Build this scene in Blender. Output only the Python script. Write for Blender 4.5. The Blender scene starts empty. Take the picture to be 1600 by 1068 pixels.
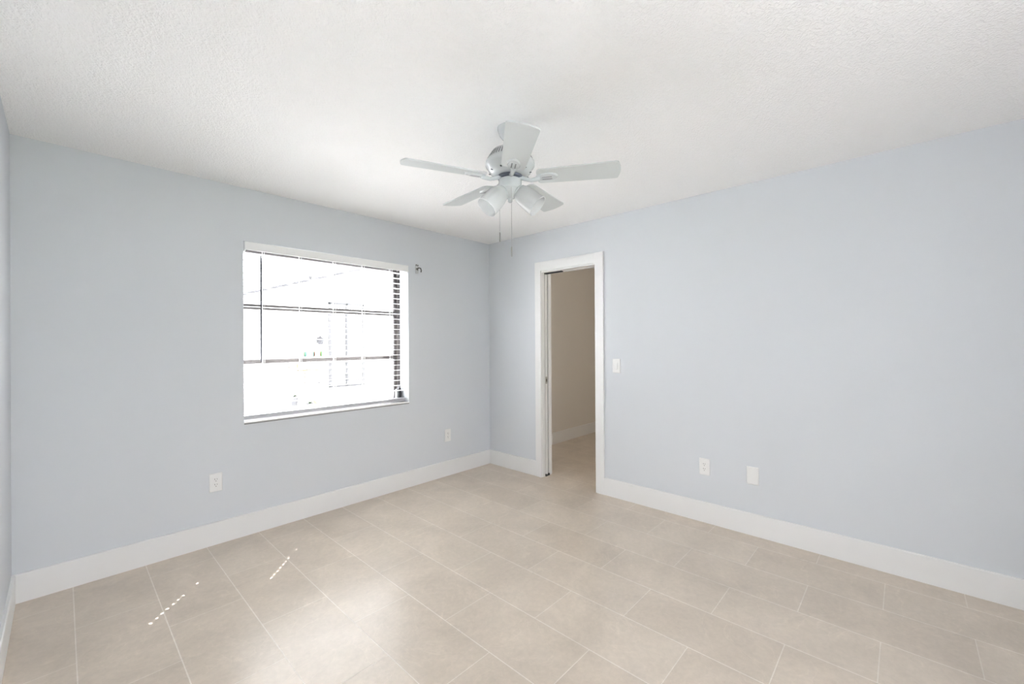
import bpy, math, random
from mathutils import Vector, Matrix
S = bpy.context.scene
COL = S.collection
PI = math.pi

# ------------------------------------------------------------------ camera
F_PX, YAW, PITCH, ROLL = 656.73, 0.750496, 0.001157, -0.005712
CAM = Vector((-3.26358, -3.39026, 1.34218))
fw = Vector((math.cos(YAW)*math.cos(PITCH), math.sin(YAW)*math.cos(PITCH), math.sin(PITCH)))
rt = Vector((math.sin(YAW), -math.cos(YAW), 0)); up = rt.cross(fw)
r2 = rt*math.cos(ROLL) + up*math.sin(ROLL); u2 = -rt*math.sin(ROLL) + up*math.cos(ROLL)
cd = bpy.data.cameras.new('camera'); cam = bpy.data.objects.new('camera', cd); COL.objects.link(cam)
cd.sensor_fit = 'HORIZONTAL'; cd.sensor_width = 36.0; cd.lens = F_PX*36/1600; cd.clip_start = 0.02
cam.matrix_world = Matrix(((r2.x, u2.x, -fw.x, CAM.x), (r2.y, u2.y, -fw.y, CAM.y), (r2.z, u2.z, -fw.z, CAM.z), (0, 0, 0, 1)))
S.camera = cam

# ------------------------------------------------------------------ light
S.view_settings.view_transform = 'Standard'; S.view_settings.look = 'None'
S.view_settings.gamma = 1; S.view_settings.use_curve_mapping = False
S.view_settings.exposure = 2.22
W = bpy.data.worlds.new('sky'); S.world = W; W.use_nodes = True
bg = W.node_tree.nodes['Background']; bg.inputs[0].default_value = (0.95, 0.965, 1.0, 1); bg.inputs[1].default_value = 2.4
def add_light(name, kind, loc, direction, **kw):
    d = bpy.data.lights.new(name, kind); o = bpy.data.objects.new(name, d); COL.objects.link(o)
    o.location = loc; o.rotation_euler = Vector(direction).to_track_quat('-Z', 'Y').to_euler()
    for k, v in kw.items():
        if k == 'portal': d.cycles.is_portal = v
        else: setattr(d, k, v)
    return o
add_light('sun', 'SUN', (4, 6, 9), (-.53, -.58, -1), energy=16.0, angle=0.005, color=(.98, .98, 1))
add_light('window_portal', 'AREA', (-1.72, .30, 1.43), (0, -1, 0), shape='RECTANGLE', size=1.36, size_y=1.3, portal=True)
add_light('added_door_portal', 'AREA', (-2.675, -4.66, 1.05), (0, 1, 0), shape='RECTANGLE', size=1.25, size_y=2.1, portal=True)  # portal of the door added behind the camera for fill
S.cycles.max_bounces = 12; S.cycles.diffuse_bounces = 8; S.cycles.transparent_max_bounces = 16
S.cycles.use_denoising = True; S.cycles.sample_clamp_indirect = 8.0; S.cycles.sample_clamp_direct = 4.0; S.cycles.use_light_tree = False
S.cycles.caustics_reflective = False; S.cycles.caustics_refractive = False

# ------------------------------------------------------------------ materials
def mat(name, col, rough=.5, metal=0.0, spec=.5, bump=None, transl=0.0, alpha=None, emit=None, vary=None):
    m = bpy.data.materials.new(name); m.use_nodes = True; nt = m.node_tree; b = nt.nodes['Principled BSDF']
    b.inputs['Base Color'].default_value = (*col, 1); b.inputs['Roughness'].default_value = rough
    b.inputs['Metallic'].default_value = metal; b.inputs['Specular IOR Level'].default_value = spec
    tc = None
    if bump or vary:
        tc = nt.nodes.new('ShaderNodeTexCoord')
    if vary:
        sc, amt = vary
        n = nt.nodes.new('ShaderNodeTexNoise'); n.inputs['Scale'].default_value = sc; n.inputs['Detail'].default_value = 6
        mx = nt.nodes.new('ShaderNodeMix'); mx.data_type = 'RGBA'
        mx.inputs['A'].default_value = (*[c*(1-amt) for c in col], 1); mx.inputs['B'].default_value = (*[min(1, c*(1+amt)) for c in col], 1)
        nt.links.new(tc.outputs['Object'], n.inputs['Vector']); nt.links.new(n.outputs['Fac'], mx.inputs['Factor'])
        nt.links.new(mx.outputs['Result'], b.inputs['Base Color'])
    if bump:
        sc, st, dist = bump
        n = nt.nodes.new('ShaderNodeTexNoise'); n.inputs['Scale'].default_value = sc; n.inputs['Detail'].default_value = 3
        bp = nt.nodes.new('ShaderNodeBump'); bp.inputs['Strength'].default_value = st; bp.inputs['Distance'].default_value = dist
        nt.links.new(tc.outputs['Object'], n.inputs['Vector']); nt.links.new(n.outputs['Fac'], bp.inputs['Height'])
        nt.links.new(bp.outputs['Normal'], b.inputs['Normal'])
    if transl:
        out = nt.nodes['Material Output']; t = nt.nodes.new('ShaderNodeBsdfTranslucent'); t.inputs[0].default_value = (*col, 1)
        ms = nt.nodes.new('ShaderNodeMixShader'); ms.inputs[0].default_value = transl
        nt.links.new(b.outputs[0], ms.inputs[1]); nt.links.new(t.outputs[0], ms.inputs[2]); nt.links.new(ms.outputs[0], out.inputs['Surface'])
    if emit:
        b.inputs['Emission Color'].default_value = (*emit[0], 1); b.inputs['Emission Strength'].default_value = emit[1]
    return m
def glass_mat(name, refl=.08, tint=(1, 1, 1)):
    m = bpy.data.materials.new(name); m.use_nodes = True; nt = m.node_tree; nt.nodes.clear()
    out = nt.nodes.new('ShaderNodeOutputMaterial'); a = nt.nodes.new('ShaderNodeBsdfTransparent'); g = nt.nodes.new('ShaderNodeBsdfGlossy')
    a.inputs[0].default_value = (*tint, 1); g.inputs['Roughness'].default_value = .02
    ms = nt.nodes.new('ShaderNodeMixShader'); ms.inputs[0].default_value = refl
    nt.links.new(a.outputs[0], ms.inputs[1]); nt.links.new(g.outputs[0], ms.inputs[2]); nt.links.new(ms.outputs[0], out.inputs['Surface'])
    return m
M = {}
M['wall'] = mat('pale_blue_grey_wall_paint', (.648, .672, .702), .7, spec=.25, bump=(160, .12, .002))
M['hall_wall'] = mat('off_white_hall_wall_paint', (.72, .69, .64), .75, spec=.2, bump=(160, .12, .002))
M['ceiling'] = mat('white_textured_ceiling', (.90, .895, .89), .85, spec=.15)
def ceiling_bump(m):
    nt = m.node_tree; b = nt.nodes['Principled BSDF']; tc = nt.nodes.new('ShaderNodeTexCoord')
    mp = nt.nodes.new('ShaderNodeMapping'); mp.inputs['Scale'].default_value = (1, 1, 1)
    n = nt.nodes.new('ShaderNodeTexNoise'); n.inputs['Scale'].default_value = 88; n.inputs['Detail'].default_value = 2.5; n.inputs['Distortion'].default_value = .8
    r = nt.nodes.new('ShaderNodeValToRGB'); r.color_ramp.elements[0].position = .42; r.color_ramp.elements[1].position = .62
    bp = nt.nodes.new('ShaderNodeBump'); bp.inputs['Strength'].default_value = .5; bp.inputs['Distance'].default_value = .004
    nt.links.new(tc.outputs['Object'], mp.inputs[0]); nt.links.new(mp.outputs[0], n.inputs['Vector']); nt.links.new(n.outputs['Fac'], r.inputs[0])
    nt.links.new(r.outputs[0], bp.inputs['Height']); nt.links.new(bp.outputs[0], b.inputs['Normal'])
ceiling_bump(M['ceiling'])
M['trim'] = mat('white_semi_gloss_trim', (.79, .79, .785), .35)
M['white'] = mat('white_plastic', (.80, .80, .79), .35)
M['fan_white'] = mat('white_enamel', (.62, .65, .66), .2)
M['blade'] = mat('white_blade_laminate', (.62, .65, .65), .35)
M['slat'] = mat('white_faux_wood_slat', (.86, .86, .85), .4)
M['cord'] = mat('white_cord', (.85, .85, .83), .8)
M['shade'] = mat('frosted_white_glass', (.84, .85, .85), .12, transl=.6)
M['bulb'] = mat('white_bulb_glass', (.9, .9, .88), .3)
M['bronze'] = mat('dark_bronze_aluminium', (.075, .068, .066), .45, spec=.4)
M['dark'] = mat('dark_gap', (.03, .035, .045), .6)
M['slot'] = mat('dark_socket_slot', (.10, .09, .08), .6)
M['steel'] = mat('brushed_nickel', (.45, .44, .42), .35, metal=.9)
M['dsteel'] = mat('tarnished_dark_metal', (.10, .10, .095), .4, metal=.6)
M['chain'] = mat('beaded_chain_metal', (.5, .5, .5), .35, metal=.6)
M['wand'] = mat('grey_tinted_acrylic', (.10, .10, .125), .3)
M['glass'] = glass_mat('window_glass', .06)
M['sill'] = mat('white_marble_sill', (.84, .84, .83), .25, vary=(12, .04))
M['seal'] = mat('wall_edge_caulk', (.62, .62, .60), .8)
def floor_mat():
    m = bpy.data.materials.new('beige_stone_look_porcelain_tile'); m.use_nodes = True; nt = m.node_tree; b = nt.nodes['Principled BSDF']; N = nt.nodes.new; L = nt.links.new
    tc = N('ShaderNodeTexCoord'); sx = N('ShaderNodeSeparateXYZ'); L(tc.outputs['Object'], sx.inputs[0])
    au = N('ShaderNodeMath'); au.operation = 'ADD'; au.inputs[1].default_value = .21+.6195*10; L(sx.outputs['Y'], au.inputs[0])
    av = N('ShaderNodeMath'); av.operation = 'ADD'; av.inputs[1].default_value = .168+.3055*12; L(sx.outputs['X'], av.inputs[0])
    cx = N('ShaderNodeCombineXYZ'); L(au.outputs[0], cx.inputs[0]); L(av.outputs[0], cx.inputs[1])
    br = N('ShaderNodeTexBrick'); br.offset = .5; br.offset_frequency = 2; br.squash = 1
    br.inputs['Scale'].default_value = 1; br.inputs['Brick Width'].default_value = .6195; br.inputs['Row Height'].default_value = .3055
    br.inputs['Mortar Size'].default_value = .0020; br.inputs['Mortar Smooth'].default_value = .2; br.inputs['Bias'].default_value = 0
    br.inputs['Color1'].default_value = (.585, .505, .42, 1); br.inputs['Color2'].default_value = (.625, .545, .458, 1); br.inputs['Mortar'].default_value = (.73, .67, .595, 1)
    L(cx.outputs[0], br.inputs['Vector'])
    n1 = N('ShaderNodeTexNoise'); n1.inputs['Scale'].default_value = 3.2; n1.inputs['Detail'].default_value = 8; n1.inputs['Roughness'].default_value = .62; n1.inputs['Distortion'].default_value = .6
    L(tc.outputs['Object'], n1.inputs['Vector'])
    mr = N('ShaderNodeMapRange'); mr.inputs['From Min'].default_value = .3; mr.inputs['From Max'].default_value = .7; mr.inputs['To Min'].default_value = .90; mr.inputs['To Max'].default_value = 1.09
    L(n1.outputs['Fac'], mr.inputs['Value'])
    # thin pale veins
    n2 = N('ShaderNodeTexNoise'); n2.inputs['Scale'].default_value = 2.3; n2.inputs['Detail'].default_value = 5; n2.inputs['Distortion'].default_value = 1.6
    L(tc.outputs['Object'], n2.inputs['Vector'])
    sb = N('ShaderNodeMath'); sb.operation = 'SUBTRACT'; sb.inputs[1].default_value = .5; L(n2.outputs['Fac'], sb.inputs[0])
    ab = N('ShaderNodeMath'); ab.operation = 'ABSOLUTE'; L(sb.outputs[0], ab.inputs[0])
    vr = N('ShaderNodeMapRange'); vr.inputs['From Min'].default_value = 0; vr.inputs['From Max'].default_value = .008; vr.inputs['To Min'].default_value = 1.07; vr.inputs['To Max'].default_value = 1.0
    L(ab.outputs[0], vr.inputs['Value'])
    mu = N('ShaderNodeMath'); mu.operation = 'MULTIPLY'; L(mr.outputs[0], mu.inputs[0]); L(vr.outputs[0], mu.inputs[1])
    # the long joints between rows are wider and paler than the butt joints
    dv = N('ShaderNodeMath'); dv.operation = 'DIVIDE'; dv.inputs[1].default_value = .3055; L(av.outputs[0], dv.inputs[0])
    pp = N('ShaderNodeMath'); pp.operation = 'PINGPONG'; pp.inputs[1].default_value = .5; L(dv.outputs[0], pp.inputs[0])
    lt = N('ShaderNodeMath'); lt.operation = 'LESS_THAN'; lt.inputs[1].default_value = .0072; L(pp.outputs[0], lt.inputs[0])
    jm = N('ShaderNodeMix'); jm.data_type = 'RGBA'; L(lt.outputs[0], jm.inputs['Factor']); L(br.outputs['Color'], jm.inputs['A']); jm.inputs['B'].default_value = (.76, .70, .63, 1)
    n4 = N('ShaderNodeTexNoise'); n4.inputs['Scale'].default_value = 38; n4.inputs['Detail'].default_value = 6; n4.inputs['Roughness'].default_value = .7; n4.inputs['Distortion'].default_value = .5; L(tc.outputs['Object'], n4.inputs['Vector'])
    m4 = N('ShaderNodeMapRange'); m4.inputs['From Min'].default_value = .3; m4.inputs['From Max'].default_value = .7; m4.inputs['To Min'].default_value = .94; m4.inputs['To Max'].default_value = 1.06; L(n4.outputs['Fac'], m4.inputs['Value'])
    mu2 = N('ShaderNodeMath'); mu2.operation = 'MULTIPLY'; L(mu.outputs[0], mu2.inputs[0]); L(m4.outputs[0], mu2.inputs[1]); mu = mu2
    vm = N('ShaderNodeVectorMath'); vm.operation = 'SCALE'; L(jm.outputs['Result'], vm.inputs[0]); L(mu.outputs[0], vm.inputs['Scale'])
    L(vm.outputs[0], b.inputs['Base Color'])
    rr = N('ShaderNodeMapRange'); rr.inputs['To Min'].default_value = .28; rr.inputs['To Max'].default_value = .8; L(br.outputs['Fac'], rr.inputs['Value']); L(rr.outputs[0], b.inputs['Roughness'])
    b.inputs['Specular IOR Level'].default_value = .5
    n3 = N('ShaderNodeTexNoise'); n3.inputs['Scale'].default_value = 60; n3.inputs['Detail'].default_value = 4; L(tc.outputs['Object'], n3.inputs['Vector'])
    iv = N('ShaderNodeMath'); iv.operation = 'MULTIPLY_ADD'; iv.inputs[1].default_value = -1.0; L(br.outputs['Fac'], iv.inputs[0])
    ns = N('ShaderNodeMath'); ns.operation = 'MULTIPLY'; ns.inputs[1].default_value = .25; L(n3.outputs['Fac'], ns.inputs[0]); L(ns.outputs[0], iv.inputs[2])
    bp = N('ShaderNodeBump'); bp.inputs['Strength'].default_value = .5; bp.inputs['Distance'].default_value = .0012; L(iv.outputs[0], bp.inputs['Height']); L(bp.outputs[0], b.inputs['Normal'])
    return m
M['floor'] = floor_mat()

# ------------------------------------------------------------------ mesh helpers
class MB:
    def __init__(s): s.v = []; s.f = []; s.sm = []
    def add(s, vs, fs, mtx=None, smooth=False):
        k = len(s.v); s.v += [tuple(mtx @ Vector(p)) if mtx else tuple(p) for p in vs]
        s.f += [tuple(i+k for i in f) for f in fs]; s.sm += [smooth]*len(fs); return s
    def box(s, a, b, bev=0, mtx=None):
        (x0, y0, z0), (x1, y1, z1) = [tuple(map(min, zip(a, b))), tuple(map(max, zip(a, b)))]
        if bev <= 0:
            vs = [(x, y, z) for x in (x0, x1) for y in (y0, y1) for z in (z0, z1)]
            return s.add(vs, [(0, 1, 3, 2), (4, 6, 7, 5), (0, 4, 5, 1), (2, 3, 7, 6), (0, 2, 6, 4), (1, 5, 7, 3)], mtx)
        import bmesh
        bm = bmesh.new(); r = bmesh.ops.create_cube(bm, size=1)
        for v in bm.verts: v.co = Vector(((x0+x1)/2+v.co.x*(x1-x0), (y0+y1)/2+v.co.y*(y1-y0), (z0+z1)/2+v.co.z*(z1-z0)))
        bmesh.ops.bevel(bm, geom=bm.edges[:], offset=bev, segments=2, affect='EDGES', profile=.6)
        bm.verts.index_update(); vs = [v.co.copy() for v in bm.verts]; fs = [tuple(v.index for v in f.verts) for f in bm.faces]; bm.free()
        return s.add(vs, fs, mtx)
    def lathe(s, prof, n=40, mtx=None, smooth=True, cap=True):
        vs = []; fs = []
        for r, z in prof:
            for i in range(n): vs.append((r*math.cos(2*PI*i/n), r*math.sin(2*PI*i/n), z))
        for j in range(len(prof)-1):
            for i in range(n):
                a = j*n+i; b = j*n+(i+1) % n; fs.append((a, b, b+n, a+n))
        if cap:
            fs.append(tuple(range(n-1, -1, -1))); fs.append(tuple((len(prof)-1)*n+i for i in range(n)))
        return s.add(vs, fs, mtx, smooth)
    def tube(s, pts, r, n=12, mtx=None):
        pts = [Vector(p) for p in pts]; vs = []; fs = []; rs = r if isinstance(r, (list, tuple)) else [r]*len(pts)
        for j, p in enumerate(pts):
            t = (pts[min(j+1, len(pts)-1)]-pts[max(j-1, 0)]).normalized()
            a = t.orthogonal().normalized() if j == 0 else (a0 - t*a0.dot(t)).normalized()
            a0 = a; b = t.cross(a)
            for i in range(n): vs.append(p+rs[j]*(a*math.cos(2*PI*i/n)+b*math.sin(2*PI*i/n)))
        for j in range(len(pts)-1):
            for i in range(n):
                q = j*n+i; w = j*n+(i+1) % n; fs.append((q, w, w+n, q+n))
        fs.append(tuple(range(n-1, -1, -1))); fs.append(tuple((len(pts)-1)*n+i for i in range(n)))
        return s.add(vs, fs, mtx, True)
    def prism(s, poly, z0, z1, mtx=None, smooth=False):   # poly in xy, extruded along z
        n = len(poly); vs = [(x, y, z0) for x, y in poly]+[(x, y, z1) for x, y in poly]
        fs = [tuple(range(n-1, -1, -1)), tuple(range(n, 2*n))]+[(i, (i+1) % n, n+(i+1) % n, n+i) for i in range(n)]
        return s.add(vs, fs, mtx, smooth)
    def build(s, name, material, parent=None, loc=None):
        me = bpy.data.meshes.new(name); me.from_pydata([tuple(v) for v in s.v], [], s.f)
        for p, q in zip(me.polygons, s.sm): p.use_smooth = q
        me.materials.append(material); me.validate(); me.update()
        import bmesh
        bm = bmesh.new(); bm.from_mesh(me); bmesh.ops.recalc_face_normals(bm, faces=bm.faces[:]); bm.to_mesh(me); bm.free()
        if any(s.sm):
            try: me.set_sharp_from_angle(angle=math.radians(40))
            except Exception: pass
        o = bpy.data.objects.new(name, me); COL.objects.link(o)
        if parent is not None: o.parent = parent
        if loc: o.location = loc
        return o
def struct(o): o['kind'] = 'structure'; return o
def thing(name, label, cat, loc=(0, 0, 0), rz=0, group=None):
    o = bpy.data.objects.new(name, None); COL.objects.link(o); o.location = loc; o.rotation_euler = (0, 0, rz); o.empty_display_size = .1
    o['label'] = label; o['category'] = cat
    if group: o['group'] = group
    return o
def tag(o, label, cat, group=None):
    o['label'] = label; o['category'] = cat
    if group: o['group'] = group
    return o

# ------------------------------------------------------------------ room shell
XL, H, YB = -3.4432, 2.44, -4.5
WX0, WX1, WZ0, WZ1, WD = -2.39, -1.047, .776, 2.067, .20      # window opening and wall thickness
DY0, DY1, DZ = -.740, -1.386, 2.052                            # rough door opening
struct(MB().box((-3.60, -4.72, -.12), (3.3, .22, 0)).build('floor', M['floor']))
struct(MB().box((-3.60, -4.72, H), (3.3, .22, H+.12)).build('ceiling', M['ceiling']))
w = MB()
w.box((-3.60, 0, 0), (WX0, WD, H)); w.box((WX1, 0, 0), (.14, WD, H)); w.box((WX0, 0, 0), (WX1, WD, WZ0)); w.box((WX0, 0, WZ1), (WX1, WD, H))
struct(w.build('wall_north', M['wall']))
struct(MB().box((-3.60, -4.5, 0), (XL, 0, H)).build('wall_west', M['wall']))
w = MB()
w.box((0, YB, 0), (.14, DY1, H)); w.box((0, DY1, DZ), (.14, DY0, H))
w.box((0, DY0, 0), (.040, 0, H)); w.box((.104, DY0, 0), (.14, 0, H)); w.box((.040, -.08, 0), (.104, 0, H))
struct(w.build('wall_east', M['wall']))
w = MB(); PX0, PX1, PZ = -3.3, -2.05, 2.1
w.box((-3.60, YB-.15, 0), (PX0, YB, H)); w.box((PX1, YB-.15, 0), (.14, YB, H)); w.box((PX0, YB-.15, PZ), (PX1, YB, H))
struct(w.build('wall_south', M['wall']))
# hall
struct(MB().box((.14, 0, 0), (3.3, .2, H)).build('wall_hall_north', M['hall_wall']))
struct(MB().box((3.15, -2.8, 0), (3.3, 0, H)).build('wall_hall_east', M['hall_wall']))
struct(MB().box((.14, -2.95, 0), (3.3, -2.8, H)).build('wall_hall_south', M['hall_wall']))
def bb(name, runs, h=.15, t=.014):
    m = MB()
    for a, b, n in runs:   # a->b on the wall plane, n = direction into the room
        a = Vector(a); b = Vector(b); n = Vector(n); prof = [(0, 0), (t, 0), (t, h-.004), (t-.004, h), (0, h)]
        vs = [a+n*p+Vector((0, 0, q)) for p, q in prof]+[b+n*p+Vector((0, 0, q)) for p, q in prof]; k = len(prof)
        m.add(vs, [tuple(range(k)), tuple(range(2*k-1, k-1, -1))]+[(i, i+k, (i+1) % k+k, (i+1) % k) for i in range(k)])
    return struct(m.build(name, M['trim']))
bb('baseboard_north', [((XL, 0, 0), (0, 0, 0), (0, -1, 0))])
bb('baseboard_east', [((0, -.014, 0), (0, -.679, 0), (-1, 0, 0)), ((0, -1.457, 0), (0, YB, 0), (-1, 0, 0))])
bb('baseboard_west', [((XL, -.014, 0), (XL, YB, 0), (1, 0, 0))])
bb('baseboard_hall', [((.14, 0, 0), (3.15, 0, 0), (0, -1, 0))])

# made-up hall lamp, added out of the doorway's view to brighten the hall
hl = thing('added_hall_lamp', 'unseen round ceiling lamp added to brighten the hall behind the doorway', 'ceiling lamp', (1.2, -2.1, H))
MB().lathe([(.15, 0), (.155, -.012), (.15, -.02)], 40).build('base', M['white'], hl)
M['lit'] = mat('added_lamp_glow', (.9, .86, .78), .4, emit=((1, .94, .87), 2.0)); M['lit'].cycles.emission_sampling = 'NONE'
MB().lathe([(.14, -.02), (.135, -.05), (.11, -.075), (.06, -.09), (.01, -.094)], 40).build('diffuser', M['lit'], hl)
add_light('added_hall_light', 'POINT', (1.2, -2.1, H-.16), (0, 0, -1), energy=2.9, shadow_soft_size=.05, color=(1, .92, .83))  # light of the added hall lamp

# door casing, jamb and pocket door
t = .016; c = MB()
c.box((-t, -.679, 0), (0, -.751, 2.139), .0015); c.box((-t, -1.374, 0), (0, -1.457, 2.139), .0015); c.box((-t, -.751, 2.050), (0, -1.374, 2.139), .0015)
struct(c.build('trim_1', M['trim']))
c = MB()   # split jamb of the pocket door: front and rear strips on the corner side, full board on the other side
c.box((0, -.740, 0), (.040, -.756, 2.052), .001); c.box((.104, -.740, 0), (.14, -.756, 2.052), .001)
c.box((0, -1.370, 0), (.14, -1.386, 2.052), .001)
c.box((0, -.756, 2.036), (.046, -1.370, 2.052), .001); c.box((.098, -.756, 2.036), (.14, -1.370, 2.052), .001); c.box((.046, -.95, 2.040), (.098, -1.370, 2.052))
struct(c.build('trim_2', M['trim']))
c = MB()
c.box((.14, -.679, 0), (.156, -.751, 2.139), .0015); c.box((.14, -1.374, 0), (.156, -1.457, 2.139), .0015); c.box((.14, -.751, 2.050), (.156, -1.374, 2.139), .0015)
struct(c.build('trim_3', M['trim']))
M['pocket_shade'] = mat('pocket_lumber_gap_shade', (.10, .08, .055), .8)  # unpainted pocket lining, darkened so its colour carries the shade of the gaps
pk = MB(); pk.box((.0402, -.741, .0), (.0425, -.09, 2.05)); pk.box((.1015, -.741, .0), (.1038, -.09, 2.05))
struct(pk.build('trim_6', M['pocket_shade']))
d1 = struct(MB().box((.054, -.10+.0, .012), (.088, -.752, 2.028), .0015).build('door_1', M['trim']))
lt = MB(); lt.box((.0585, -.7515, .925), (.0835, -.754, .995), .001); lt.build('edge_pull', M['steel'], d1)
lt = MB(); lt.box((.064, -.7535, .945), (.078, -.7550, .975)); lt.build('latch', M['dsteel'], d1)
g = MB(); g.box((.044, -.742, 0), (.053, -.768, .022), .001); g.box((.090, -.742, 0), (.100, -.768, .022), .001); g.box((.044, -.742, 0), (.100, -.764, .004))
g.build('floor_guide', M['dsteel'], d1)
g = MB(); g.box((.050, -.10, 2.030), (.094, -.95, 2.050)); g.build('track', M['dark'], d1)

# unseen glass door added behind the camera to let in fill light
pd = MB()
for x0, x1 in ((PX0, PX0+.06), (PX1-.06, PX1), (-2.705, -2.645)): pd.box((x0, YB-.11, 0), (x1, YB-.06, PZ), .003)
pd.box((PX0, YB-.11, 0), (PX1, YB-.06, .04)); pd.box((PX0, YB-.11, PZ-.06), (PX1, YB-.06, PZ))
d2 = struct(pd.build('added_fill_door', M['trim']))
MB().box((PX0+.06, YB-.088, .04), (-2.705, YB-.082, PZ-.06)).build('pane', M['glass'], d2)
MB().box((-2.645, YB-.088, .04), (PX1-.06, YB-.082, PZ-.06)).build('pane', M['glass'], d2)

# ------------------------------------------------------------------ window
FY0, FY1 = .155, .195
f = MB()
f.box((WX0, FY0, WZ0), (-2.358, FY1, WZ1), .002)
f.box((-1.100, FY0+.012, WZ0), (-1.072, FY1, WZ1), .002); f.box((-1.072, FY0-.01, WZ0), (WX1, FY1, WZ1), .002)
f.box((-2.358, FY0, 2.020), (-1.10, FY1, WZ1), .002); f.box((-2.358, FY0, WZ0), (-1.10, FY1, .824), .002)
w1 = struct(f.build('window_1', M['bronze']))
for z0, z1 in ((1.600, 1.640), (1.193, 1.226)):
    r = MB(); r.box((-2.358, FY0+.004, z0), (-1.10, FY1-.006, z1), .003); r.box((-2.358, FY0-.002, z0+.006), (-1.10, FY0+.006, z0+.012))
    r.build('meeting_rail', M['bronze'], w1)
for z0, z1 in ((.824, 1.193), (1.226, 1.600), (1.640, 2.020)):
    MB().box((-2.358, .178, z0), (-1.10, .182, z1)).build('pane', M['glass'], w1)
MB().box((WX0, -.003, WZ0), (WX1, .05, WZ0+.009)).build('sill_shadow_line', mat('sill_shadow_grey', (.30, .30, .30), .8), w1)  # grey strip painted as the shadow line under the sill
sl = MB().box((WX0, -.005, WZ0+.009), (WX1, FY0, WZ0+.018), .002)
struct(sl.build('trim_4', M['sill']))

# blind
BY = .068
blind = thing('window_blind', 'white two inch slatted blind, slats open, hanging in the window', 'blind', (-1.72, BY, WZ1))
def bpart(m, name, material): return m.build(name, material, blind, loc=(1.72, -BY, -WZ1))
BX0, BX1 = -2.380, -1.060
v = MB(); v.box((WX0+.006, -.010, 2.006), (WX1-.004, .000, 2.064), .003); v.box((WX0+.006, 0, 1.998), (WX0+.014, .03, 2.064)); v.box((WX1-.012, 0, 1.998), (WX1-.004, .03, 2.064))
bpart(v, 'valance', M['slat'])
bpart(MB().box((BX0, .040, 2.036), (BX1, .096, 2.064), .003), 'headrail', M['white'])
LAD = [-2.245, -1.985, -1.717, -1.462, -1.190]
def profile(y0, y1, n=4):   # crowned cross-section of a slat between depth offsets y0..y1
    crown = lambda y: .0016*(1-(y/.024)**2)
    ys = [y0+(y1-y0)*i/n for i in range(n+1)]
    return [(y, crown(y)-.0012) for y in ys]+[(y, crown(y)+.0012) for y in reversed(ys)]
def sweep(mb, prof, x0, x1, zc):
    k = len(prof); vs = [(x0, BY+y, zc+z) for y, z in prof]+[(x1, BY+y, zc+z) for y, z in prof]
    mb.add(vs, [tuple(range(k)), tuple(range(2*k-1, k-1, -1))]+[(i, i+k, (i+1) % k+k, (i+1) % k) for i in range(k)])
sm = MB(); SZ = [1.945+.0475-.0475*i for i in range(24)]
HX, HY = .0055, .0058
for z in SZ:
    if z < .85: break
    xs = [BX0]+[q for l in (LAD[0], LAD[2]) for q in (l-HX, l+HX)]+[BX1]   # open cord holes at two of the ladders
    for i in range(0, len(xs), 2): sweep(sm, profile(-.024, .024, 6), xs[i], xs[i+1], z)
    for l in (LAD[0], LAD[2]):
        sweep(sm, profile(-.024, -HY, 3), l-HX, l+HX, z); sweep(sm, profile(HY, .024, 3), l-HX, l+HX, z)
bpart(sm, 'slats', M['slat'])
bpart(MB().box((BX0, BY-.026, .801), (BX1, BY+.026, .830), .003), 'bottom_rail', mat('rail_shade_grey', (.40, .40, .41), .5))  # white rail coloured grey to carry the shade on its face
for l in LAD:
    m = MB()
    for yy in (BY-.0265, BY+.0265): m.tube([(l, yy, .828), (l, yy, 2.036)], .0012, 6)
    for z in SZ:
        if z > .85: m.tube([(l+.003, BY-.026, z-.0026), (l+.003, BY+.026, z-.0026)], .0007, 5)
    m.tube([(l-.003, BY+.001, .828), (l-.003, BY+.001, 2.036)], .0009, 6)
    bpart(m, 'ladder_cord', M['cord'])
m = MB(); m.tube([(-2.272, .030, 1.985), (-2.272, .022, 1.96), (-2.274, .020, 1.22)], [.003, .0062, .0062], 8); m.lathe([(.0045, -.012), (.006, -.008), (.006, .008), (.0045, .012)], 10, Matrix.Translation((-2.274, .020, 1.222)))
bpart(m, 'tilt_wand', M['wand'])

# curtain rod bracket
br = thing('curtain_rod_bracket', 'small tarnished metal curtain rod bracket screwed to the wall right of the window', 'bracket', (-.947, 0, 2.05))
m = MB().box((-.020, -.003, -.046), (.012, 0, .044), .001); m.build('wall_plate', mat('pale_zinc', (.55, .56, .56), .45, metal=.3), br)
m = MB()
m.tube([(-.002, -.003, .0), (-.002, -.030, .004), (.002, -.052, -.002), (.006, -.058, -.022), (.006, -.052, -.040)], .0052, 8)
m.tube([(-.014, -.003, -.002), (-.014, -.020, -.006), (-.012, -.028, -.018)], .0045, 8)
m.build('hook', M['dsteel'], br)
for dx, dz in ((-.013, .032), (.004, .030)):
    MB().lathe([(.0062, 0), (.0062, .003), (.004, .0045)], 12, Matrix.Translation((dx, -.003, dz)) @ Matrix.Rotation(PI/2, 4, 'X')).build('screw', M['dsteel'], br)

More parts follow.
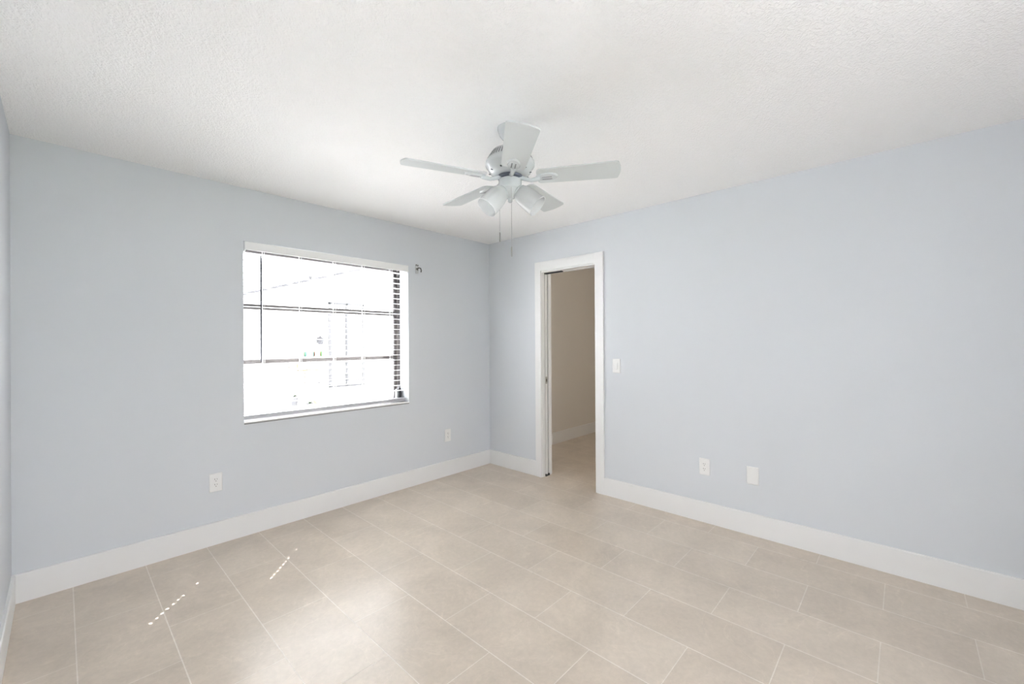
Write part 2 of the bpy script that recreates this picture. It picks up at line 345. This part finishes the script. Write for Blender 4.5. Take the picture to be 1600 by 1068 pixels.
# ------------------------------------------------------------------ wall plates: local frame x = along wall, -y = out of wall
def plate(th):
    m = MB(); a, h = .0375, .061
    m.add([(-a, 0, -h), (a, 0, -h), (a, 0, h), (-a, 0, h), (-a, -.003, -h), (a, -.003, -h), (a, -.003, h), (-a, -.003, h),
           (-a+.004, -.0065, -h+.004), (a-.004, -.0065, -h+.004), (a-.004, -.0065, h-.004), (-a+.004, -.0065, h-.004)],
          [(0, 1, 5, 4), (1, 2, 6, 5), (2, 3, 7, 6), (3, 0, 4, 7), (4, 5, 9, 8), (5, 6, 10, 9), (6, 7, 11, 10), (7, 4, 8, 11), (8, 9, 10, 11), (3, 2, 1, 0)])
    return m.build('cover_plate', M['white'], th)
def screws(th, zs):
    for z in zs: MB().lathe([(.0032, 0), (.0032, .001), (.002, .0014)], 10, Matrix.Translation((0, -.0065, z)) @ Matrix.Rotation(PI/2, 4, 'X')).build('screw', M['white'], th)
def outlet(label, loc, rz):
    th = thing('wall_outlet', label, 'outlet', loc, rz); plate(th)
    rc = MB().box((-.0165, -.0085, -.0335), (.0165, -.006, .0335), .0008).build('receptacle', M['white'], th)
    for s in (-1, 1):
        z = s*.0175; m = MB()
        m.box((-.0075, -.0092, z+.001), (-.0050, -.0083, z+.010)); m.box((.0050, -.0092, z+.002), (.0072, -.0083, z+.009))
        m.lathe([(.0026, 0), (.0026, .0008)], 10, Matrix.Translation((0, -.0083, z-.007)) @ Matrix.Rotation(PI/2, 4, 'X'))
        m.build('socket', M['slot'], rc)
    screws(th, (.049, -.049)); return th
outlet('white duplex power outlet low on the wall below the left end of the window', (-2.558, 0, .414), 0)
outlet('white duplex power outlet low on the window wall, nearest the far corner', (-.593, 0, .406), 0)
outlet('white duplex power outlet on the right wall beside the blank cover plate', (0, -2.301, .410), -PI/2)
bp_ = thing('blank_cover_plate', 'blank white cover plate low on the right wall, right of the outlet', 'wall plate', (0, -2.620, .410), -PI/2); plate(bp_); screws(bp_, (.03, -.03))
sw = thing('light_switch', 'white toggle light switch beside the door frame', 'light switch', (0, -1.578, 1.135), -PI/2); plate(sw)
MB().box((-.0165, -.0078, -.0335), (.0165, -.006, .0335), .0006).build('switch_frame', M['white'], sw)
MB().add([(-.013, -.0078, -.029), (.013, -.0078, -.029), (.013, -.0078, .029), (-.013, -.0078, .029), (-.013, -.0150, -.027), (.013, -.0150, -.027), (.013, -.0095, .029), (-.013, -.0095, .029)],
         [(0, 1, 5, 4), (1, 2, 6, 5), (2, 3, 7, 6), (3, 0, 4, 7), (4, 5, 6, 7), (3, 2, 1, 0)]).build('rocker', M['white'], sw)
screws(sw, (.049, -.049))

# ------------------------------------------------------------------ ceiling fan
FX, FY = -1.7503, -1.9724
FK = 1.038                                       # size factor: 44 inch blade span
fan = thing('ceiling_fan', 'white five blade ceiling fan with two frosted glass light shades', 'ceiling fan', (CAM.x+FK*(FX-CAM.x), CAM.y+FK*(FY-CAM.y), H))
FZ = CAM.z+FK*(H-CAM.z)-H
def fb(m, name, material, parent):
    m.v = [(x*FK, y*FK, z*FK+FZ) for x, y, z in m.v]; return m.build(name, material, parent)
def fz(z): return z-H
def L_(prof): return [(r, fz(z)) for r, z in prof]
MB().lathe([(.0635, 0), (.0635, -.010), (.060, -.022), (.052, -.040), (.040, -.056), (.026, -.068), (.018, -.072)], 48).build('canopy', M['fan_white'], fan)
m = MB(); m.lathe(L_([(.0125, 2.345), (.0125, 2.285)]), 20); m.lathe(L_([(.024, 2.305), (.026, 2.300), (.026, 2.283), (.03, 2.278)]), 24)
fb(m, 'downrod', M['fan_white'], fan)
mh = fb(MB().lathe(L_([(.03, 2.287), (.070, 2.286), (.086, 2.281), (.090, 2.275), (.1165, 2.233), (.1200, 2.228), (.1215, 2.221), (.1215, 2.212), (.118, 2.206), (.112, 2.200), (.104, 2.182), (.090, 2.170), (.074, 2.164), (.04, 2.163)]), 64), 'motor_housing', M['fan_white'], fan)
m = MB()
for i in range(48):
    a = 2*PI*i/48; tilt = math.atan2(.0265, .042)
    m.box((-.0010, -.0022, -.0185), (.0010, .0022, .0185), 0, Matrix.Rotation(a, 4, 'Z') @ Matrix.Translation((.1032, 0, fz(2.2545))) @ Matrix.Rotation(-tilt, 4, 'Y'))
fb(m, 'vent_slots', mat('vent_grey', (.16, .17, .18), .6), mh)
for i in range(10):
    a = 2*PI*(i+.5)/10; m = MB()
    m.box((-.008, -.0035, -.001), (.008, .0035, .001), 0, Matrix.Rotation(a, 4, 'Z') @ Matrix.Translation((.098, 0, fz(2.176))) @ Matrix.Rotation(math.atan2(-.012, .014)+PI/2-1.0, 4, 'Y'))
    fb(m, 'vent_hole', M['dark'], mh)
fb(MB().lathe(L_([(.052, 2.163), (.062, 2.160), (.062, 2.150), (.045, 2.148), (.045, 2.136)]), 40), 'flywheel', mat('gap_shade_blue_grey', (.13, .15, .19), .4), fan)  # ring coloured dark for the shade in the gap under the motor
# blades
R0, R1 = .135, .53
def blade_poly():
    pts = []; wr, wt = .056, .067
    def arc(cx, cy, r, a0, a1, n=6): return [(cx+r*math.cos(a0+(a1-a0)*i/n), cy+r*math.sin(a0+(a1-a0)*i/n)) for i in range(n+1)]
    rc = .018
    pts += arc(R0+rc, -wr+rc, rc, PI*1.5, PI, 4)[::1]
    pts += arc(R0+rc, wr-rc, rc, PI, PI/2, 4)
    pts += arc(R1-.024, wt-.015, .015, PI/2, PI/6, 4)
    for i in range(1, 8):
        u = 1-2*i/8; pts.append((R1-.011*(u*u), u*(wt-.012)))
    pts += arc(R1-.024, -wt+.015, .015, -PI/6, -PI/2, 4)
    return pts
POLY = blade_poly(); ZB = fz(2.1486); A0 = -2.291; PITCH_B = -math.radians(11)
def iron_mesh(mtx):
    m = MB()
    # oval medallion on the underside of the blade root
    prof = []; n = 28; cx, a, b = .182, .054, .031
    ring = lambda k, dz: [(cx+a*k*math.cos(2*PI*i/n), b*k*math.sin(2*PI*i/n), dz) for i in range(n)]
    rings = ring(1, -.003)+ring(1, -.006)+ring(.90, -.0105)+ring(.75, -.0095)+ring(.60, -.0125)
    fs = [tuple(range(n))]+[(j*n+i, j*n+(i+1) % n, (j+1)*n+(i+1) % n, (j+1)*n+i) for j in range(4) for i in range(n)]+[tuple(4*n+i for i in range(n))]
    m.add(rings, fs, mtx, True)
    return m
def arm_mesh(base):
    m = MB(); m.tube([(.048, 0, ZB+.004), (.075, 0, ZB-.006), (.105, 0, ZB-.016), (.135, 0, ZB-.012), (.150, 0, ZB-.008)], [.011, .010, .009, .011, .012], 10, base @ Matrix.Scale(1, 4))
    return m
for k in range(5):
    base = Matrix.Rotation(A0+k*2*PI/5, 4, 'Z'); tilt = base @ Matrix.Translation((0, 0, ZB)) @ Matrix.Rotation(PITCH_B, 4, 'X')
    bl = fb(MB().prism(POLY, -.003, .003, tilt), 'blade', M['blade'], fan)
    im = iron_mesh(tilt); am = arm_mesh(base); im.add(am.v, am.f, None, True)
    ir = fb(im, 'blade_iron', M['fan_white'], bl)
    sl_ = MB()
    for s in (-1, 1): sl_.box((.160, s*.0085-.0028, -.0135), (.208, s*.0085+.0028, -.0120), .0008, tilt)
    fb(sl_, 'slot', mat('iron_slot_grey_%d' % k, (.22, .23, .24), .5) if k == 0 else bpy.data.materials['iron_slot_grey_0'], ir)
# switch housing and light kit
fb(MB().lathe(L_([(.045, 2.146), (.054, 2.143), (.0565, 2.138), (.0565, 2.098), (.053, 2.094)]), 40), 'switch_housing', M['fan_white'], fan)
m = MB().lathe(L_([(.053, 2.094), (.050, 2.084), (.042, 2.072), (.032, 2.062), (.022, 2.054), (.012, 2.050), (.010, 2.046), (.012, 2.041), (.009, 2.034), (.004, 2.031)]), 36)
kit = fb(m, 'light_fitter', M['fan_white'], fan)
CA = math.atan2(-3.39026-FY, -3.26358-FX)+PI     # azimuth pointing away from the camera side
for az, TL in ((-105, 41), (116, 48)):
    a = CA+math.radians(az)
    out = Vector((math.cos(a), math.sin(a), 0)); ax = (out*math.cos(math.radians(TL))+Vector((0, 0, -math.sin(math.radians(TL))))).normalized()
    neck = out*.040+Vector((0, 0, fz(2.086)))
    q = ax.to_track_quat('Z', 'Y').to_matrix().to_4x4(); T = Matrix.Translation(neck) @ q
    so = fb(MB().lathe([(.012, -.022), (.018, -.008), (.030, -.001), (.037, .006), (.0375, .012), (.034, .014)], 28, T), 'socket', M['fan_white'], kit)
    outer = [(.032, .008), (.039, .013), (.0455, .026), (.0495, .045), (.0515, .068), (.0522, .092), (.0525, .112), (.0535, .124), (.0548, .130)]
    inner = [(r-.0028, z) for r, z in outer[::-1]]
    sh = fb(MB().lathe(outer+inner, 40, T, cap=False), 'lamp_shade', M['shade'], fan)
    fb(MB().lathe([(.012, .015), (.013, .03), (.024, .052), (.028, .070), (.024, .088), (.012, .098), (.002, .100)], 24, T), 'bulb', M['bulb'], sh)
def chain(px, py, z0, z1):
    m = MB(); n = int((z0-z1)/.0075)
    m.tube([(px, py, fz(z0)), (px, py, fz(z1))], .0009, 6)
    for i in range(n): m.lathe([(.0004, -.0018), (.0016, -.001), (.0019, 0), (.0016, .001), (.0004, .0018)], 6, Matrix.Translation((px, py, fz(z0-.0075*i))))
    c = fb(m, 'pull_chain', M['chain'], fan)
    fb(MB().lathe([(.001, .004), (.0030, 0), (.0034, -.010), (.0034, -.040), (.002, -.046)], 12, Matrix.Translation((px, py, fz(z1)))), 'chain_fob', M['steel'], c)
sd = Vector((math.sin(YAW), -math.cos(YAW), 0))
chain(*(sd*.003+Vector((-.035, -.037, 0))).xy, 2.096, 1.80)
chain(*(sd*-.052+Vector((.004, .004, 0))).xy, 2.10, 1.885)

# ------------------------------------------------------------------ outdoors
M['concrete'] = mat('sunlit_pale_concrete', (.50, .505, .51), .85, vary=(1.5, .08))
M['stucco'] = mat('white_stucco', (.80, .79, .77), .85, bump=(40, .3, .004))
M['roof'] = mat('pale_grey_shingles', (.55, .54, .52), .85, vary=(30, .15))
M['fascia'] = mat('grey_fascia_paint', (.30, .30, .31), .6)
struct(MB().box((-30, -9, -.30), (30, 30, -.03)).build('ground', M['concrete']))
M['lawn'] = mat('bounce_cut_lawn', (.10, .13, .08), .9, vary=(20, .3))  # unseen lawn added behind the house to cut light bounced off the ground
struct(MB().box((-30, -30, -.30), (30, -9, -.14)).build('added_ground_lawn', M['lawn']))
# eave over the window and roof slab of this house
struct(MB().box((-3.7, .2, 2.38), (3.4, .61, 2.56)).build('trim_5', M['stucco']))
NY = 8.5
nb = thing('neighbour_house', 'white neighbouring house with gabled roof seen through the blind', 'house', (2, NY, -.03))
def np_(m, name, material, parent=None):
    o = m.build(name, material, parent or nb)
    o.location = (-2, -NY, .03) if parent is None else (0, 0, 0)
    return o
gxl, gxa, gxr, GB, SL = -1.6, 6.0, 13.6, 2.02, .3237
m = MB(); poly = [(gxl, -.03), (gxr, -.03), (gxr, GB), (gxa, 4.48), (gxl, GB)]
m.add([(x, NY, z) for x, z in poly]+[(x, NY+6, z) for x, z in poly], [(0, 1, 2, 3, 4), (9, 8, 7, 6, 5)]+[(i, i+5, (i+1) % 5+5, (i+1) % 5) for i in range(5)])
np_(m, 'wall', M['stucco'])
def rake(m, xa, za, xb, zb, y0, y1, z0, z1):
    m.add([(xa, y0, za+z0), (xb, y0, zb+z0), (xb, y0, zb+z1), (xa, y0, za+z1), (xa, y1, za+z0), (xb, y1, zb+z0), (xb, y1, zb+z1), (xa, y1, za+z1)],
          [(0, 1, 2, 3), (7, 6, 5, 4), (0, 4, 5, 1), (3, 2, 6, 7), (0, 3, 7, 4), (1, 5, 6, 2)])
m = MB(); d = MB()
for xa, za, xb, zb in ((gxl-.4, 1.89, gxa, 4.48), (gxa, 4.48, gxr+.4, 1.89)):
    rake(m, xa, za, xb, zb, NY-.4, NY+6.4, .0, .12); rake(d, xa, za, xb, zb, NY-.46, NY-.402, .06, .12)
np_(m, 'roof', M['roof'])
M['rake_shadow'] = mat('rake_shadow_dark', (.03, .03, .033), .5)  # dark strip painted as the shadow under the roof's sloping edge
np_(d, 'rake_shadow_strip', M['rake_shadow'])
M['fixt'] = mat('black_painted_metal', (.022, .022, .024), .5)
m = MB(); m.tube([(1.2, NY-.1, 2.95), (1.36, NY-.1, 3.0), (1.36, NY-.1, 3.12)], .035, 10); m.lathe([(.05, 0), (.05, .05), (.01, .08)], 12, Matrix.Translation((1.36, NY-.1, 3.12)))
np_(m, 'vent_pipe', M['fixt'])
# sliding glass door with vertical blinds
dr = MB()
for x0, x1 in ((1.88, 1.93), (2.38, 2.42), (2.88, 2.93)): dr.box((x0, NY-.06, .12), (x1, NY+.01, 2.5))
dr.box((1.88, NY-.06, 2.46), (2.93, NY+.01, 2.52)); dr.box((1.88, NY-.06, .1), (2.93, NY+.01, .16))
M['alu'] = mat('grey_aluminium', (.06, .06, .062), .5); M['vane'] = mat('grey_vertical_blind', (.12, .12, .12), .7)
dr = np_(dr, 'sliding_door', M['alu'])
v = MB()
for i in range(12): v.box((1.945+i*.08, NY-.030, .2), (1.985+i*.08, NY-.022, 2.44))
v.build('vertical_blind', M['vane'], dr)
# wall lantern beside the door
wl = thing('wall_lantern', 'dark wall lantern on the neighbouring house beside its sliding door', 'lamp', (1.61, NY, 1.45))
m = MB(); m.box((-.05, -.02, -.10), (.05, 0, .08), .005); m.tube([(0, -.02, .02), (0, -.08, .10), (0, -.13, .10)], .012, 8); m.build('bracket', M['fixt'], wl)
MB().lathe([(.012, .10), (.03, .08), (.115, .0), (.12, -.03), (.09, -.035)], 20, Matrix.Translation((0, -.13, 0))).build('hood', mat('dark_grey_metal', (.022, .022, .025), .5), wl)
MB().lathe([(.07, -.035), (.075, -.09), (.05, -.13), (.01, -.14)], 20, Matrix.Translation((0, -.13, 0))).build('globe', mat('lantern_glass', (.035, .035, .04), .2), wl)
# potting bench with crates
M['benchwood'] = mat('weathered_tan_wood', (.20, .15, .09), .8, vary=(8, .2))
pb = thing('potting_bench', 'pale wooden potting bench standing in the yard outside the window', 'bench', (.36, 6, -.03))
MB().box((-.34, -.22, 1.05), (.34, .22, 1.09), .004).build('top', M['benchwood'], pb)
MB().box((-.33, -.20, .78), (.33, .20, .81), .004).build('shelf', M['benchwood'], pb)
for dx in (-.32, .0, .32):
    for dy in (-.19, .19): MB().box((dx-.018, dy-.018, 0), (dx+.018, dy+.018, 1.06)).build('leg', mat('bench_leg_grey', (.14, .13, .12), .7) if 'bench_leg_grey' not in bpy.data.materials else bpy.data.materials['bench_leg_grey'], pb)
def crate(x, w, c, label, z=1.06, h=.12):
    th = thing('storage_crate', label, 'crate', (x, 5.95, z), 0, None); m = MB()
    m.box((-w/2, -.12, 0), (w/2, .12, .01))
    for a in (((-w/2, -.12, 0), (w/2, -.108, h)), ((-w/2, .108, 0), (w/2, .12, h)), ((-w/2, -.12, 0), (-w/2+.01, .12, h)), ((w/2-.01, -.12, 0), (w/2, .12, h))): m.box(*a)
    m.build('bin', mat(c[0], c[1], .6), th)
crate(.12, .20, ('tan_crate', (.45, .33, .18)), 'tan crate on the left end of the yard bench')
crate(.33, .16, ('teal_crate', (.12, .36, .33)), 'teal crate between the tan and the salmon ones on the yard bench')
crate(.49, .12, ('salmon_crate', (.55, .26, .18)), 'salmon crate between the teal and the green ones on the yard bench')
crate(.625, .10, ('green_crate', (.15, .38, .15)), 'green crate on the right end of the yard bench')
crate(.18, .20, ('yellow_crate', (.5, .42, .2)), 'yellow crate on the lower shelf of the yard bench', .78, .14)
# clay chiminea
ch = thing('clay_chiminea', 'tan clay chiminea standing in the yard to the right of the bench', 'chiminea', (.38, 5.4, -.03))
M['clay'] = mat('tan_clay', (.36, .22, .14), .8, vary=(6, .15))
MB().lathe([(.09, .12), (.14, .17), (.155, .25), (.15, .33), (.11, .41), (.06, .47), (.045, .52), (.05, .56), (.03, .56)], 28).build('body', M['clay'], ch)
MB().lathe([(.05, .56), (.065, .565), (.065, .58), (.01, .60)], 20).build('lid', M['fixt'], ch)
st = MB(); st.lathe([(.13, .125), (.137, .125), (.137, .14), (.13, .14)], 24)
st.build('stand', M['fixt'], ch)
for a in range(3):
    x, y = .13*math.cos(a*2.094+.4), .13*math.sin(a*2.094+.4)
    MB().tube([(x, y, .135), (x*1.15, y*1.15, 0)], .010, 8).build('leg', M['fixt'], ch)
# low pots left of it
for x, y, h, lab in ((-.10, 5.5, .32, 'dark flower pot left of the clay chiminea, the tall one'), (.12, 5.3, .18, 'dark low flower pot between the tall pot and the chiminea')):
    p_ = thing('flower_pot', lab, 'flower pot', (x, y, -.03)); k = h/.32
    MB().lathe([(.045, 0), (.07, h*.9), (.078, h*.9), (.078, h), (.066, h), (.062, h*.85), (.01, h*.84)], 24).build('pot', M['alu'], p_)
    m = MB()
    rnd = random.Random(h)
    for i in range(9):
        a = rnd.random()*6.28; t_ = Vector((math.cos(a), math.sin(a), 0)); m.tube([Vector((0, 0, h*.84)), t_*.03+Vector((0, 0, h+.05*k)), t_*.085+Vector((0, 0, h+.07*k))], [.003, .007, .001], 5)
    m.build('plant', mat('dark_green_leaves_'+('tall' if h > .2 else 'low'), (.03, .05, .025), .6), p_)
# small object on the window sill
so_ = thing('sill_ornament', 'small white and black object standing at the right end of the window sill', 'ornament', (-1.094, .118, WZ0+.018))
MB().box((-.017, -.018, 0), (.004, .018, .115), .006).build('white_front', mat('frosted_plastic', (.22, .23, .23), .4), so_)
MB().prism([(.004, .002), (.018, .010), (.030, .040), (.033, .075), (.026, .110), (.014, .142), (.004, .120)], -.018, .018, Matrix.Rotation(PI/2, 4, 'X')).build('dark_back', mat('black_plastic', (.03, .03, .033), .4), so_)
